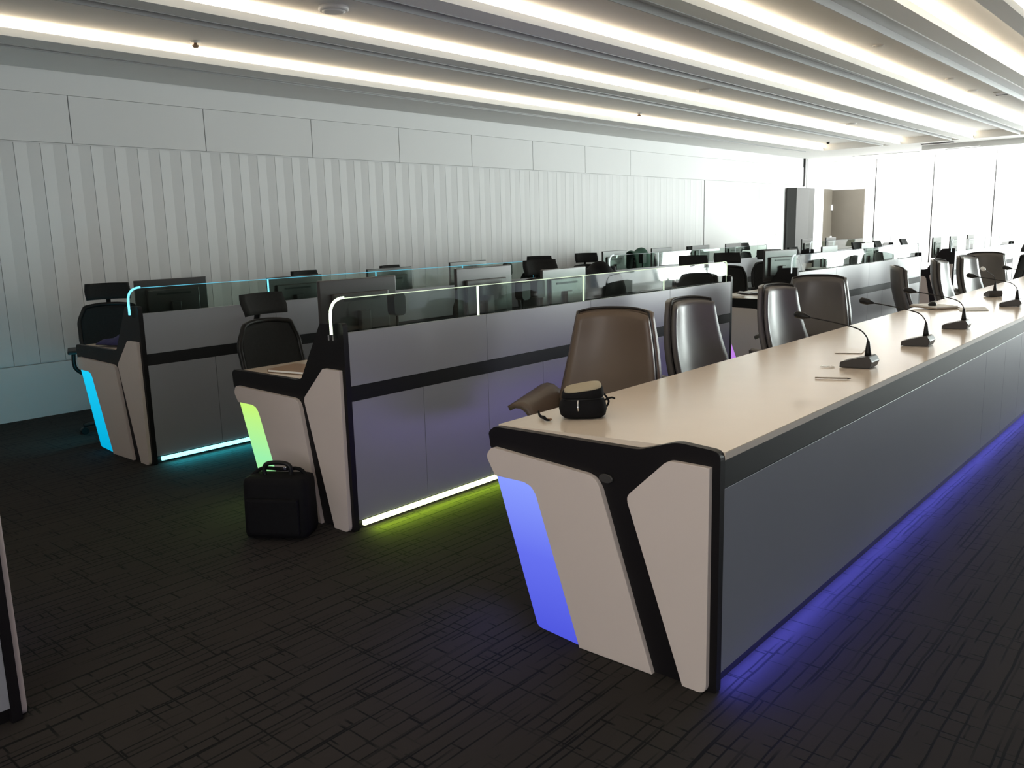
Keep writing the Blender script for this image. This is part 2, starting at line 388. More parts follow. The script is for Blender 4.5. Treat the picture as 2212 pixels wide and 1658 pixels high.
t = disc('dome_camera', 'tiny dark dome camera under the far end of the left bay', 'camera', -6.51, 17.15, ZR, .03, .03, M['plastic'])
t = thing('ceiling_vent', 'small square dark grilled vent at the right edge of the ceiling', 'air vent', (-2.53, 12.56, ZR))
bm = bmnew()
for k in range(7): add_box(bm, -.12, .12, -.12+k*.036, -.105+k*.036, -.008, 0)
obj('slats', bm, M['slot'], t); box_obj('frame', (-.14, .14, .13, .145, -.012, 0), M['plastic'], t)
t = thing('line_diffuser', 'short dark line diffuser in the far flat ceiling', 'air vent', (-4.7, 17.9, CZ))
box_obj('blade', (-.28, .28, -.05, .05, -.02, -.0), M['plastic'], t)
box_obj('frame', (-.30, .30, -.07, -.05, -.01, -.0), M['slot'], t)

# doors at the far left corner
d1 = bpy.data.objects.new('door_1', None); C.objects.link(d1); d1['kind'] = 'structure'
box_obj('door_leaf', (LX+.02, -7.07, FY-.05, FY, 0, 2.27), M['door'], d1)
box_obj('door_jamb', (LX+.004, LX+.022, 20.45, FY-.05, 0, 2.29), M['door'], d1)
bm = bmnew()
for z in (1.1, 1.85): add_box(bm, LX+.022, LX+.05, FY-.10, FY-.055, z-.07, z+.07)
obj('hinge', bm, M['whiteplastic'], d1)
d2 = bpy.data.objects.new('door_2', None); C.objects.link(d2); d2['kind'] = 'structure'
box_obj('door_leaf', (LX+.01, LX+.06, 19.46, 20.40, 0, 2.29), M['wall'], d2)
t = thing('door_sign', 'small pale lettered sign on the white far door', 'sign', (LX+.06, 20.1, 1.93))
box_obj('plate', (0, .006, -.28, .28, -.03, .03), M['whiteplastic'], t)
for k in range(5): box_obj('letter', (.006, .008, -.24+k*.1, -.18+k*.1, -.018, .018), M['slot'], t)

bm = bmnew()      # dark grey leaf standing open at the end of the panelled wall
prism(bm, fillet([(LX-.0, 19.36), (LX+.0, 19.42), (LX+.22, 19.44), (LX+.27, 19.0, .1), (LX+.25, 18.35), (LX+.05, 18.3, .05), (LX, 18.4)]), 'z', 0, 2.27)
o = struct('door_3', bm, M['doordark'])
for z, lb, y in [(2.52, 'small grey switch plate high above the white far door', 20.16), (1.25, 'small dark switch plate beside the open grey door', 17.9)]:
    t = thing('switch_plate', lb, 'switch', (LX, y, z)); box_obj('plate', (0, .008, -.03, .03, -.07, .07), M['whiteplastic'], t, .002)
    box_obj('rocker', (.008, .013, -.012, .012, -.04, .04), M['slot'], t)

# ------------------------------------------------------------------ desks
def dmap(xf, d): return xf - d
def claddings(t, xf, y, s, kind, finm, near=True):
    """end cladding on plane y, facing s (-1: towards the photographer)"""
    q = lambda pts: [(xf-p[0],)+tuple(p[1:]) for p in pts]
    yy = (y, y+s*.022)
    if kind == 'table':
        G = [(.23, 0), (.452, .66, .07), (.94, .692, .03), (.968, .655, .02), (.925, .583), (.738, .583, .06), (.535, 0)]
        Tz = [(.026, .762), (.175, .762, .05), (.333, .612, .03), (.113, 0), (.026, 0, .03)]
    else:
        G = [(.255, 0), (.385, .655, .06), (.985, .668, .02), (1.01, .63, .02), (.975, .575), (.785, .575, .06), (.56, 0)]
        Tz = [(.022, .84), (.155, .84, .02), (.336, .665, .03), (.142, 0), (.022, 0, .03)]
    bm = bmnew(); prism(bm, fillet(q(G)), 'y', *yy, .003); obj('end_cladding', bm, M['white'], t)
    bm = bmnew(); prism(bm, fillet(q(Tz)), 'y', *yy, .003); obj('end_cladding', bm, M['white'], t)
    bm = bmnew()
    F = [(.535, .004), (.738, .583, .06), (.925, .583), (.735, .02, .03)] if kind == 'table' else [(.56, .004), (.785, .575, .06), (.975, .575), (.775, .02, .03)]
    prism(bm, fillet(q(F)), 'y', y, y+s*.012); obj('light_fin', bm, finm, t)
def end_plate(t, xf, y, s, kind, th=.03):
    q = lambda pts: [(xf-p[0],)+tuple(p[1:]) for p in pts]
    if kind == 'table':
        P = [(0, 0, .01), (0, .812, .03), (.155, .822, .14), (.295, .776, .16), (.94, .768, .03), (.972, .745, .02), (.965, .69), (.90, .60), (.70, .58), (.30, .02), (.24, 0)]
    else:
        P = [(0, 0, .01), (0, 1.075, .02), (.185, 1.066, .02), (.375, .765, .03), (.43, .752), (1.03, .755, .02), (1.05, .735, .02), (1.045, .66), (.97, .59), (.76, .56), (.34, .02), (.26, 0)]
    bm = bmnew(); prism(bm, fillet(q(P)), 'y', y, y-s*th, .002); return obj('end_plate', bm, M['black'], t)

def workstation(label, xf, y0, n, ledcol, finm, edgecol, es, strip=2, ends=(1, 1), pw=1.04, fins=(1, 1)):
    y1 = y0+n*pw
    t = thing('workstation_row', label, 'desk', (xf, y0, 0), 0, 'workstation rows with glass screens')
    X = 0.0; a0, a1 = .03, n*pw-.03
    for yy, s, e in ((0, -1, ends[0]), (n*pw, 1, ends[1])):
        if e: end_plate(t, X, yy, s, 'w'); claddings(t, X, yy, s, 'w', finm)
    # worktops, one per seat
    for k in range(n):
        b0 = max(a0, k*pw+.002); b1 = min(a1, (k+1)*pw-.002)
        bm = bmnew(); add_box(bm, -1.02, -.40, b0, b1, .720, .748, .003); obj('worktop', bm, M['top'], t)
    bm = bmnew(); add_box(bm, -.40, -.05, a0, a1, .735, .76); obj('equipment_shelf', bm, M['band'], t)
    for k in range(1, n):
        bm = bmnew(); add_box(bm, -.9, -.40, k*pw-.02, k*pw+.02, 0, .720); obj('support_panel', bm, M['black'], t)
    # front: lower panels, band, upper panels
    for k in range(2*n):
        b0 = max(a0, k*pw/2); b1 = min(a1, (k+1)*pw/2)
        bm = bmnew(); add_box(bm, -.022, -.002, b0+.0015, b1-.0015, .055, .677, .001); obj('lower_panel', bm, M['panel'], t)
    bm = bmnew(); add_box(bm, -.030, -.006, a0, a1, .05, 1.02); add_box(bm, -.03, -.001, a0, a1, .679, .753); obj('carcass', bm, M['band'], t)
    for k in range(n):
        b0 = max(a0, k*pw); b1 = min(a1, (k+1)*pw)
        bm = bmnew(); add_box(bm, -.022, .0, b0+.0015, b1-.0015, .755, 1.025, .001); obj('upper_panel', bm, M['panel'], t)
    bm = bmnew(); add_box(bm, -.055, -.03, a0, a1, 0, .05); obj('plinth', bm, M['black'], t)
    # glass screens
    gx = -.045; zt = 1.19
    for k in range(n):
        b0 = (k*pw-.02 if k else -.03)+.006; b1 = (k+1)*pw-.02-.006 if k < n-1 else n*pw-.03
        R_ = .07
        poly = fillet([(b0, 1.0), (b0, zt, R_ if k == 0 else 0), (b1, zt, R_ if k == n-1 else 0), (b1, 1.0)])
        bm = bmnew(); prism(bm, poly, 'x', gx-.003, gx+.003); g = obj('glass_screen', bm, M['glass'], t)
    def edge(pts, w, m):
        bm = bmnew()
        for p, q in zip(pts, pts[1:]):
            pv, qv = Vector((0, *p)), Vector((0, *q)); d = (qv-pv).normalized(); nn = Vector((0, -d.z, d.y))
            v = []
            for P_ in (pv, qv):
                for sx in (-.004, .004):
                    for sw in (0, w): v.append(bm.verts.new((gx+sx, P_.y+nn.y*sw, P_.z+nn.z*sw)))
            for fi in ((0, 1, 5, 4), (2, 6, 7, 3), (0, 4, 6, 2), (1, 3, 7, 5), (0, 2, 3, 1), (4, 5, 7, 6)): bm.faces.new([v[i] for i in fi])
        return obj('edge_light', bm, m, t)
    em = emis('glass_edge', edgecol, es)
    em2 = emis('glass_edge_dim', edgecol, es*.4)
    a = fillet([(-.03, 1.02), (-.03, zt, .09), (.25, zt)], 8)
    edge(a[:10], .012, em)
    edge([a[9], (n*pw*.995-.06, zt)], .004, em2)
    for k in range(1, n): edge([(k*pw-.0155, 1.0), (k*pw-.0155, zt)], .009, em if k == 1 else em2)
    b = fillet([(n*pw-.09, zt), (n*pw-.03, zt, .07), (n*pw-.03, 1.0)], 8); edge(b, .008, em2)
    if strip:
        bm = bmnew(); add_box(bm, -.012, .006, a0+.03, a1, .022, .046); o = obj('light_strip', bm, emis('led_strip_row', ledcol[0], ledcol[1]), t)
    return t

LED_CY = (.02, .55, .85)
fin_blue = fin_mat('fin_blue', [(0, (.07, .085, .66)), (.5, (.12, .15, .78)), (1, (.24, .32, .92))], 1.0)
fin_grn = fin_mat('fin_green', [(0, (.42, .75, .16)), (.45, (.30, .80, .38)), (1, (.55, .85, .14))], 1.0)
fin_cy = fin_mat('fin_cyan', [(0, (.0, .36, .62)), (1, (.01, .55, .85))], 1.0)
fin_vio = fin_mat('fin_violet', [(0, (.45, .18, .75)), (1, (.55, .25, .65))], 1.0)
fin_grn2 = fin_mat('fin_pale_green', [(0, (.30, .5, .25)), (1, (.35, .55, .3))], 1.0)

R2, R3 = -3.325, -5.465
w2 = workstation('workstation row lit green, in the middle with the black bag by its end', R2, 2.561, 4, ((.85, 1, .45), 3.2), fin_grn, (.85, 1, .72), 2.2)
w3 = workstation('workstation row lit cyan, nearest the left wall at the near end', R3, 2.561, 4, ((.25, .95, 1), 2.6), fin_cy, (.18, .75, 1), 1.6)
area('floor_glow', (R2+.03, 2.561+2.05, .045), (.6, 0, -1), .03, 3.9, (.50, .85, .02), 12, w2)
area('floor_glow', (R3+.03, 2.561+2.05, .045), (.6, 0, -1), .03, 3.9, (.02, .75, .95), 7.0, w3)
area('fin_glow', (R2-.8, 2.51, .3), (-.4, -1, -.6), .15, .5, (.5, .9, .2), .8, w2)
area('fin_glow', (R3-.95, 2.62, .35), (-1, -.2, .1), .15, .5, (.05, .75, 1), 2.0, w3)
w2b = workstation('workstation row lit violet, behind the middle green row', R2, 8.10, 4, ((.5, .2, .8), .6), fin_vio, (.9, 1, 1), .9, 0)
w3b = workstation('workstation row behind the cyan row along the left wall', R3, 8.10, 4, ((.5, .2, .8), .6), fin_vio, (.9, 1, 1), .9, 0)
w2c = workstation('farthest workstation row, with a pale green lit end, beyond the violet row', R2, 13.95, 4, ((.5, .8, .4), .6), fin_grn2, (.9, 1, 1), .9, 0)
w3c = workstation('farthest workstation row along the left wall, before the brown door', R3, 13.95, 4, ((.5, .8, .4), .6), fin_grn2, (.9, 1, 1), .9, 0)
# the row whose far end shows at the left edge of the picture
w0 = workstation('workstation row cut by the left picture edge, nearest the camera', -2.822, .815-2.08, 2, ((.3, .2, .6), .4), fin_blue, (.3, .4, 1), .5, 0)
area('floor_glow', (-2.80, .2, .05), (.5, 0.3, -1), .03, 1.2, (.5, .15, .7), .8, w0)

# switches on the near end plate of row 2
for lbx in (0,):
    bm = bmnew()
    for dx in (.075, .11): add_box(bm, -dx-.006, -dx+.006, -.006, 0, .985, 1.012)
    obj('switch', bm, M['chrome'], w2)

# conference table
R1, TY0, TY1 = -1.171, 2.312, 12.4
ct = thing('conference_table', 'long cream topped conference table with blue lit end panel', 'table', (R1, TY0, 0))
Lt = TY1-TY0
for yy, s in ((0, -1), (Lt, 1)): end_plate(ct, 0, yy, s, 'table'); claddings(ct, 0, yy, s, 'table', fin_blue)
prof = [(0, .780), (0, .806), (-.945, .771), (-.945, .745)]
bm = bmnew(); prism(bm, prof, 'y', .03, Lt-.03); obj('worktop', bm, M['top'], ct)
bm = bmnew(); add_box(bm, -.02, 0.001, .03, Lt-.03, .781, .803); obj('front_edging', bm, M['topedge'], ct)
bm = bmnew(); add_box(bm, -.03, -.004, .03, Lt-.03, .688, .780); obj('front_band', bm, M['band'], ct)
cuts = [.03, 3.532, 4.084, 4.60, 5.12, 5.64, 6.16, 6.68, 7.2, 7.72, 8.24, 8.76, 9.28, Lt-.03]
for a, b in zip(cuts, cuts[1:]):
    bm = bmnew(); add_box(bm, -.022, -.002, a+.0015, b-.0015, .062, .686, .001); obj('front_panel', bm, M['panel_shaded'], ct)
bm = bmnew(); add_box(bm, -.055, -.024, .03, Lt-.03, .06, .74); obj('carcass', bm, M['band'], ct)
bm = bmnew(); add_box(bm, -.055, -.032, .03, Lt-.03, 0, .06); obj('plinth', bm, M['black'], ct)
bm = bmnew(); add_box(bm, -.45, -.42, .03, Lt-.03, .10, .74); obj('knee_panel', bm, M['panel'], ct)
bm = bmnew(); add_box(bm, -.47, -.451, .1, Lt-.1, .62, .64); obj('light_strip', bm, emis('knee_led', (.25, .25, 1), 1.5), ct)
bm = bmnew(); lathe(bm, [(.026, -.004), (.030, 0), (.026, .004)], 24, sy=.55)
bmesh.ops.rotate(bm, verts=bm.verts, cent=(0, 0, 0), matrix=Matrix.Rotation(PI/2, 3, 'X'))
bmesh.ops.translate(bm, vec=(-.425, -.004, .655), verts=bm.verts); obj('cable_grommet', bm, M['mic'], ct)
area('floor_glow', (R1-.012, TY0+Lt/2, .056), (.8, 0, -1), .016, Lt-.1, (.12, .13, 1), 34, ct)
area('knee_glow', (R1-.5, 5.5, .20), (-1, .1, .12), .22, 3.6, (.36, .27, 1), 15, ct)
area('fin_glow', (R1-.85, 2.27, .3), (-.5, -1, -.4), .12, .5, (.2, .25, 1), 1.0, ct)

# ------------------------------------------------------------------ leather armchairs
def make_armchair(leather):
    """faces +x in its own frame, origin on the floor under the seat centre"""
    t = thing('leather_armchair', 'x', 'chair', (0, 0, 0), 0, 'leather armchairs along the conference table')
    zb, zt = .50, 1.055
    def bk(u_, v_, off=0, sc=1):
        z = zb+(zt-zb)*v_; w = (.30-.085*v_**1.3)*sc; s = (u_-.5)*2
        corner = 1-max(0, (abs(s)-.75)/.25)**2*.0
        x = -.235-.13*v_-.03*math.sin(v_*PI) + .075*abs(s)**2.4 + off
        zz = z - (abs(s)**3)*.022*v_ 
        return (x, s*w*corner, zz)
    bm = bmnew(); grid_shell(bm, lambda a, b: bk(a, b), 16, 14, .035); obj('back_shell', bm, leather, t)
    bm = bmnew(); grid_shell(bm, lambda a, b: bk(a, .02+b*.95, .042, .93), 16, 14, lambda a, b: .055*(1-.6*(abs(a-.5)*2)**6)*(1-.5*abs(b-.5)**1*(abs(b-.5) > .44))); bc = obj('back_cushion', bm, leather, t)
    pts = [bk(.02, v/14, .021, .985) for v in range(15)] + [bk(u_/12, 1, .021, .985) for u_ in range(1, 12)] + [bk(.98, 1-v/14, .021, .985) for v in range(15)]
    bm = bmnew(); tube(bm, pts, .007, 6); obj('piping', bm, M['seam'], bc)
    bm = bmnew(); add_box(bm, -.25, .27, -.27, .27, .40, .505, .04); 
    for q in bm.faces: q.smooth = True
    obj('seat', bm, leather, t)
    for s in (-1, 1):
        def arm(a, b, s=s):
            x = -.24+.50*a; q = b*PI*.62
            return (x, s*(.275+.11*(1-math.cos(q))), .43+.175*math.sin(q)-.03*a*b)
        bm = bmnew(); grid_shell(bm, arm, 10, 6, .028); obj('armrest', bm, leather, t)
    bm = bmnew(); tube(bm, [(0, 0, .08), (0, 0, .40)], .028, 14); obj('gas_column', bm, M['chrome'], t)
    bm = bmnew()
    for k in range(5):
        a = 2*PI*k/5+.3; tube(bm, [(0, 0, .10), (.30*math.cos(a), .30*math.sin(a), .075)], [.028, .016], 8)
    ba = obj('base', bm, M['chrome'], t)
    for k in range(5):
        a = 2*PI*k/5+.3; bm = bmnew(); cx, cy = .30*math.cos(a), .30*math.sin(a)
        tube(bm, [(cx-.02*math.sin(a), cy+.02*math.cos(a), .03), (cx+.02*math.sin(a), cy-.02*math.cos(a), .03)], .03, 12); obj('caster', bm, M['plastic'], ba)
    return t
acA = make_armchair(M['leather'])
acs = [(-2.60, 3.70, -72, 'brown leather armchair nearest the camera, turned towards it'),
       (-2.37, 4.74, -8, 'second leather armchair, squarely facing the table beside the nearest one'),
       (-2.37, 6.06, -8, 'third leather armchair along the table, facing it squarely'),
       (-2.72, 6.98, -76, 'fourth leather armchair, wide dark back turned to the camera behind the third microphone'),
       (-2.38, 9.14, 22, 'narrow leather armchair seen edge on, standing alone before the notebook'),
       (-2.37, 10.54, 2, 'leather armchair beside the pale green lit row end'),
       (-2.37, 11.67, -10, 'leather armchair, second from the far end of the table'),
       (-2.62, 12.5, -80, 'farthest leather armchair, dark back at the far end of the table')]
for i, (x, y, a, lb) in enumerate(acs):
    if i == 0: acA.location = (x, y, 0); acA.rotation_euler = (0, 0, math.radians(a)); acA['label'] = lb
    elif i == 1: acB = make_armchair(M['leather2']); acB.location = (x, y, 0); acB.rotation_euler = (0, 0, math.radians(a)); acB['label'] = lb
    else: dup(acB, (x, y, 0), math.radians(a), lb)

# ------------------------------------------------------------------ task chairs (mesh back, headrest)
def make_task():
    t = thing('task_chair', 'x', 'chair', (0, 0, 0), 0, 'black mesh task chairs at the workstations')
    def bk(u_, v_, off=0):
        s = (u_-.5)*2; w = .235*(1-.30*max(0, .35-v_)/.35-.22*max(0, v_-.75)/.25*abs(s)); 
        return (-.21-.10*v_-.03*math.sin(v_*PI*.9)+.05*s*s+off, s*w, .52+.47*v_-.05*max(0, v_-.6)*s*s)
    bm = bmnew(); grid_shell(bm, bk, 12, 10, .012); obj('mesh_back', bm, M['mesh'], t)
    pts = [bk(0, v/10) for v in range(11)] + [bk(k/10, 1) for k in range(1, 10)] + [bk(1, 1-v/10) for v in range(11)] + [bk(1-k/10, 0) for k in range(1, 11)]
    bm = bmnew(); tube(bm, smoothpts(pts, 2), .016, 8); obj('back_frame', bm, M['plastic'], t)
    bm = bmnew(); tube(bm, smoothpts([(-.12, 0, .42), (-.30, 0, .50), (-.36, 0, .72), (-.37, 0, .95), (-.35, 0, 1.04)], 5), .018, 8)
    tube(bm, smoothpts([(-.28, -.15, .66), (-.345, -.08, .83), (-.37, 0, .86), (-.345, .08, .83), (-.28, .15, .66)], 4), .012, 6); obj('spine', bm, M['plastic'], t)
    hr = bmnew()
    def hd(u_, v_):
        s = (u_-.5)*2; return (-.33+.05*s*s+.02*math.cos(v_*PI), s*.168*(1-.12*abs(v_-.5)), 1.03+.13*v_)
    grid_shell(hr, hd, 10, 5, .028); obj('headrest', hr, M['mesh'], t)
    bm = bmnew(); add_box(bm, -.23, .25, -.245, .245, .43, .495, .03)
    for q in bm.faces: q.smooth = True
    obj('seat', bm, M['mesh'], t)
    for s in (-1, 1):
        bm = bmnew(); tube(bm, smoothpts([(-.05, s*.23, .45), (-.03, s*.30, .52), (-.02, s*.30, .64)], 4), .016, 8); add_box(bm, -.14, .11, s*.30-.04, s*.30+.04, .64, .67, .01); obj('armrest', bm, M['plastic'], t)
    bm = bmnew(); tube(bm, [(0, 0, .08), (0, 0, .43)], .026, 12); obj('gas_column', bm, M['plastic'], t)
    bm = bmnew()
    for k in range(5):
        a = 2*PI*k/5; tube(bm, [(0, 0, .10), (.30*math.cos(a), .30*math.sin(a), .07)], [.026, .015], 8)
    ba = obj('base', bm, M['plastic'], t)
    for k in range(5):
        a = 2*PI*k/5; cx, cy = .30*math.cos(a), .30*math.sin(a); bm = bmnew()
        tube(bm, [(cx-.02*math.sin(a), cy+.02*math.cos(a), .028), (cx+.02*math.sin(a), cy-.02*math.cos(a), .028)], .028, 12); obj('caster', bm, M['plastic'], ba)
    return t
tk = make_task()
tks = [(-4.30, 2.98, 8, 'black mesh task chair at the near end of the green lit row'),
       (-4.75, 4.15, 5, 'black mesh task chair seen through the first glass screens of the green row'),
       (-4.70, 5.2, -12, 'black mesh task chair at the third seat of the green row'),
       (-4.74, 6.08, -24, 'black mesh task chair with headrest left of the dark jacket'),
       (-6.82, 2.98, -22, 'black mesh task chair at the near end of the cyan lit row'),
       (-6.85, 5.1, 5, 'black mesh task chair behind the second monitor of the cyan row'),
       (-6.85, 6.25, 10, 'black mesh task chair at the far seat of the cyan row'),
       (-4.74, 8.70, -52, 'black mesh task chair just beyond the green row end, left of its mate'),
       (-4.74, 9.6, -48, 'black mesh task chair beyond the green row end, right of its mate'),
       (-4.76, 10.85, -50, 'black mesh task chair left of the tall dark monitor at the violet row'),
       (-4.75, 12.1, 0, 'black mesh task chair far behind the violet row screen'),
       (-6.9, 8.6, -40, 'black mesh task chair against the left wall beyond the cyan row'),
       (-6.9, 9.7, -35, 'second black mesh task chair by the left wall beyond the cyan row'),
       (-6.9, 12.9, -30, 'third black mesh task chair by the left wall, near the grey door'),
       (-4.72, 14.6, -20, 'black mesh task chair at the near end of the farthest middle row'),
       (-4.72, 15.7, 0, 'black mesh task chair at the second seat of the farthest middle row'),
       (-4.72, 17.2, 0, 'black mesh task chair at the last seat of the farthest middle row'),
       (-2.6, 13.4, -160, 'black mesh task chair standing in the far aisle by the table end'),
       (-6.9, 15.0, 0, 'black mesh task chair before the brown door, farthest by the left wall')]
for i, (x, y, a, lb) in enumerate(tks):
    if i == 0: tk.location = (x, y, 0); tk.rotation_euler = (0, 0, math.radians(a)); tk['label'] = lb
    else:
        tc = dup(tk, (x, y, 0), math.radians(a), lb)
        if i == 3: tc.scale = (1.05, 1.05, 1.055)

# ------------------------------------------------------------------ monitors (their backs face the aisle)
def make_monitor():
    t = thing('monitor', 'x', 'monitor', (0, 0, 0), 0, 'desktop monitors on the workstation rows')
    bm = bmnew(); add_box(bm, -.022, .0, -.275, .275, .165, .505, .006); add_box(bm, 0, .018, -.20, .20, .22, .43, .008); ho = obj('housing', bm, M['monitor'], t)
    bm = bmnew(); add_box(bm, -.025, -.022, -.265, .265, .180, .495); obj('screen', bm, M['screen'], ho)
    bm = bmnew(); add_box(bm, .018, .021, -.13, .13, .385, .40); obj('vent_slot', bm, M['plastic'], ho)
    bm = bmnew(); add_box(bm, .018, .045, -.035, .035, .02, .33, .005); obj('stand_neck', bm, M['monitor'], t)
    bm = bmnew(); prism(bm, fillet([(-.10, -.12, .03), (.08, -.12, .03), (.08, .12, .03), (-.10, .12, .03)]), 'z', 0, .014); obj('stand_base', bm, M['monitor'], t)
    return t
mn = make_monitor()
mns = [(-3.68, 2.965, .762, 2, 'large dark monitor at the near end of the green lit row'),
       (-3.68, 3.985, .762, 3, 'second dark monitor along the green lit row'),
       (-3.70, 4.85, .735-.03, 3, 'third dark monitor along the green row, before the mesh chair headrest'),
       (-5.83, 3.00, .725, 2, 'dark monitor nearest the camera on the cyan row'),
       (-5.83, 4.05, .70, 4, 'second monitor along the cyan row, left of the big dark one'),
       (-5.83, 5.06, .715, 3, 'third monitor along the cyan row'),
       (-5.83, 6.08, .72, 3, 'fourth monitor on the cyan row, with a small speaker at its right'),
       (-5.83, 8.65, .735, 3, 'dark monitor at the near end of the far left wall row'),
       (-5.83, 9.75, .735, 3, 'second monitor of the far left wall row'),
       (-5.83, 10.8, .735, 3, 'third monitor of the far left wall row'),
       (-5.83, 11.8, .735, 3, 'fourth monitor of the far left wall row'),
       (-3.72, 8.62, .735, -12, 'tall dark monitor at the near end of the violet lit row'),
       (-3.72, 10.0, .735, 3, 'second monitor of the violet lit row, behind its screen'),
       (-3.72, 11.3, .735, 3, 'third monitor of the violet lit row'),
       (-3.72, 14.5, .735, 3, 'first monitor of the farthest middle row'),
       (-3.72, 15.5, .735, 3, 'second monitor of the farthest middle row'),
       (-3.72, 16.6, .735, 3, 'third monitor of the farthest middle row'),
       (-5.83, 14.6, .735, 3, 'first monitor of the farthest row by the left wall'),
       (-5.83, 15.7, .735, 3, 'second monitor of the farthest row by the left wall')]
for i, (x, y, z, a, lb) in enumerate(mns):
    top = {0: 1.285, 1: 1.28, 2: 1.228, 3: 1.225, 4: 1.185, 5: 1.20, 6: 1.215}.get(i, 1.23); z = .7615
    if i == 0: mn.location = (x, y, z); mn.rotation_euler = (0, 0, math.radians(a)); mn['label'] = lb
    else: mx_ = dup(mn, (x, y, z), math.radians(a), lb); mx_.scale = (1, 1, (top-z)/.505)

# small speakers standing near the screens
def make_speaker():
    t = thing('desk_speaker', 'x', 'speaker', (0, 0, 0), 0, 'small black desk speakers')
    bm = bmnew(); prism(bm, fillet([(-.035, -.035, .012), (.035, -.035, .012), (.035, .035, .012), (-.035, .035, .012)]), 'z', 0, .018); tube(bm, [(0, 0, .015), (0, 0, .30)], .008, 8); obj('stand', bm, M['plastic'], t)
    bm = bmnew(); prism(bm, fillet([(-.04, .30, .02), (.04, .30, .02), (.04, .42, .02), (-.04, .42, .02)]), 'x', -.03, .03, .006); obj('housing', bm, M['plastic'], t)
    return t
sp = make_speaker()
for i, (x, y, lb) in enumerate([(-3.50, 3.07, 'small black speaker at the corner of the first green row monitor'), (-3.50, 4.14, 'small black speaker between the second and third green row monitors'), (-3.52, 4.32, 'small black speaker just right of another, left of the third green row monitor'), (-5.62, 6.42, 'small black speaker right of the fourth cyan row monitor'), (-5.66, 9.0, 'small black speaker beside the first monitor of the far left wall row')]):
    if i == 0: sp.location = (x, y, .7615); sp['label'] = lb
    else: dup(sp, (x, y, .7615), 0, lb)

# ------------------------------------------------------------------ gooseneck microphones
def make_mic():
    """origin at the base centre on the table, neck reaches towards -x"""
    t = thing('gooseneck_microphone', 'x', 'microphone', (0, 0, 0), 0, 'gooseneck microphones on the conference table')
    bm = bmnew(); prism(bm, fillet([(-.075, 0), (.07, 0, .005), (.082, .03, .01), (.065, .058, .01), (.02, .050), (-.072, .026, .006)]), 'y', -.055, .055, .006); obj('base', bm, M['mic'], t)
    bm = bmnew(); lathe(bm, [(.017, .05), (.014, .075), (.008, .12), (.005, .13)], 12, .045, 0); obj('collar', bm, M['plastic'], t)
    pts = smoothpts([(.045, 0, .12), (.035, 0, .15), (-.005, 0, .185), (-.12, 0, .215), (-.24, 0, .238)], 6)
    bm = bmnew(); tube(bm, pts, .0035, 6); obj('gooseneck', bm, M['plastic'], t)
    bm = bmnew(); a = Vector((-.24, 0, .238)); d = Vector((-1, 0, .22)).normalized()
    tube(bm, [a, a+d*.02, a+d*.035, a+d*.075, a+d*.085], [.005, .011, .0185, .0185, .008], 12); obj('capsule', bm, M['plastic'], t)
    return t
mc = make_mic(); TILT = math.radians(-2.1)
mics = [(-1.40, 4.20, 0, 'nearest gooseneck microphone, beside the pencil'), (-1.38, 5.10, 0, 'second gooseneck microphone along the table'), (-1.40, 6.02, 2, 'third gooseneck microphone, before the notebook'),
        (-1.42, 7.78, 4, 'fourth gooseneck microphone, by the sheet of paper'), (-1.76, 8.82, -60, 'gooseneck microphone set back behind the fourth, with a pale head'), (-1.42, 9.1, 2, 'farthest gooseneck microphone, at the right picture edge')]
for i, (x, y, a, lb) in enumerate(mics):
    z = .809-.037*(-1.171-x)
    m_ = mc if i == 0 else dup(mc, (x, y, z), 0, lb)
    if i == 4:
        cp = [c for c in m_.children if c.name.startswith('capsule')][0]; cp.data = cp.data.copy(); cp.data.materials[0] = M['whiteplastic']; cp['label'] = 'pale microphone head'
    m_.location = (x, y, z); m_.rotation_euler = (0, TILT, math.radians(a)); m_['label'] = lb

# ------------------------------------------------------------------ things on the conference table
t = thing('zip_pouch', 'black zipped pouch with beige top on the near end of the table', 'bag', (-1.905, 2.60, .782), math.radians(38))
def loft(bm, rings, n=3.2, seg=36):
    R_ = []
    for rx, ry, z, tx, ty in rings:
        q = []
        for k in range(seg):
            c, s_ = math.cos(2*PI*k/seg), math.sin(2*PI*k/seg)
            ex = math.copysign(abs(c)**(2/n), c); ey = math.copysign(abs(s_)**(2/n), s_)
            q.append(bm.verts.new((rx*ex, ry*ey, z+tx*ex+ty*ey)))
        R_.append(q)
    for i in range(len(R_)-1):
        for k in range(seg):
            fc = bm.faces.new([R_[i][k], R_[i][(k+1) % seg], R_[i+1][(k+1) % seg], R_[i+1][k]]); fc.smooth = True
    bm.faces.new(list(reversed(R_[0]))); bm.faces.new(R_[-1])
bm = bmnew(); loft(bm, [(.074, .050, 0, 0, 0), (.088, .062, .012, 0, 0), (.093, .066, .035, 0, 0), (.088, .062, .060, .002, 0), (.078, .054, .074, .003, 0), (.077, .053, .078, .003, 0), (.083, .058, .083, .004, .002), (.080, .056, .100, .008, .004), (.074, .052, .112, .010, .006)]); obj('body', bm, M['fabric'], t)
bm = bmnew(); loft(bm, [(.073, .051, .1125, .010, .006), (.068, .047, .119, .011, .006), (.04, .028, .123, .007, .004)]); obj('lid', bm, M['beige'], t)
bm = bmnew(); loft(bm, [(.0785, .0545, .073, .003, 0), (.0795, .0555, .0755, .003, 0), (.0785, .0545, .078, .003, 0)]); zp = obj('zip', bm, M['plastic'], t)
bm = bmnew(); tube(bm, [(-.02, -.061, .074), (-.021, -.069, .05), (-.019, -.070, .035)], .004, 6); obj('zip_pull', bm, M['chrome'], zp)
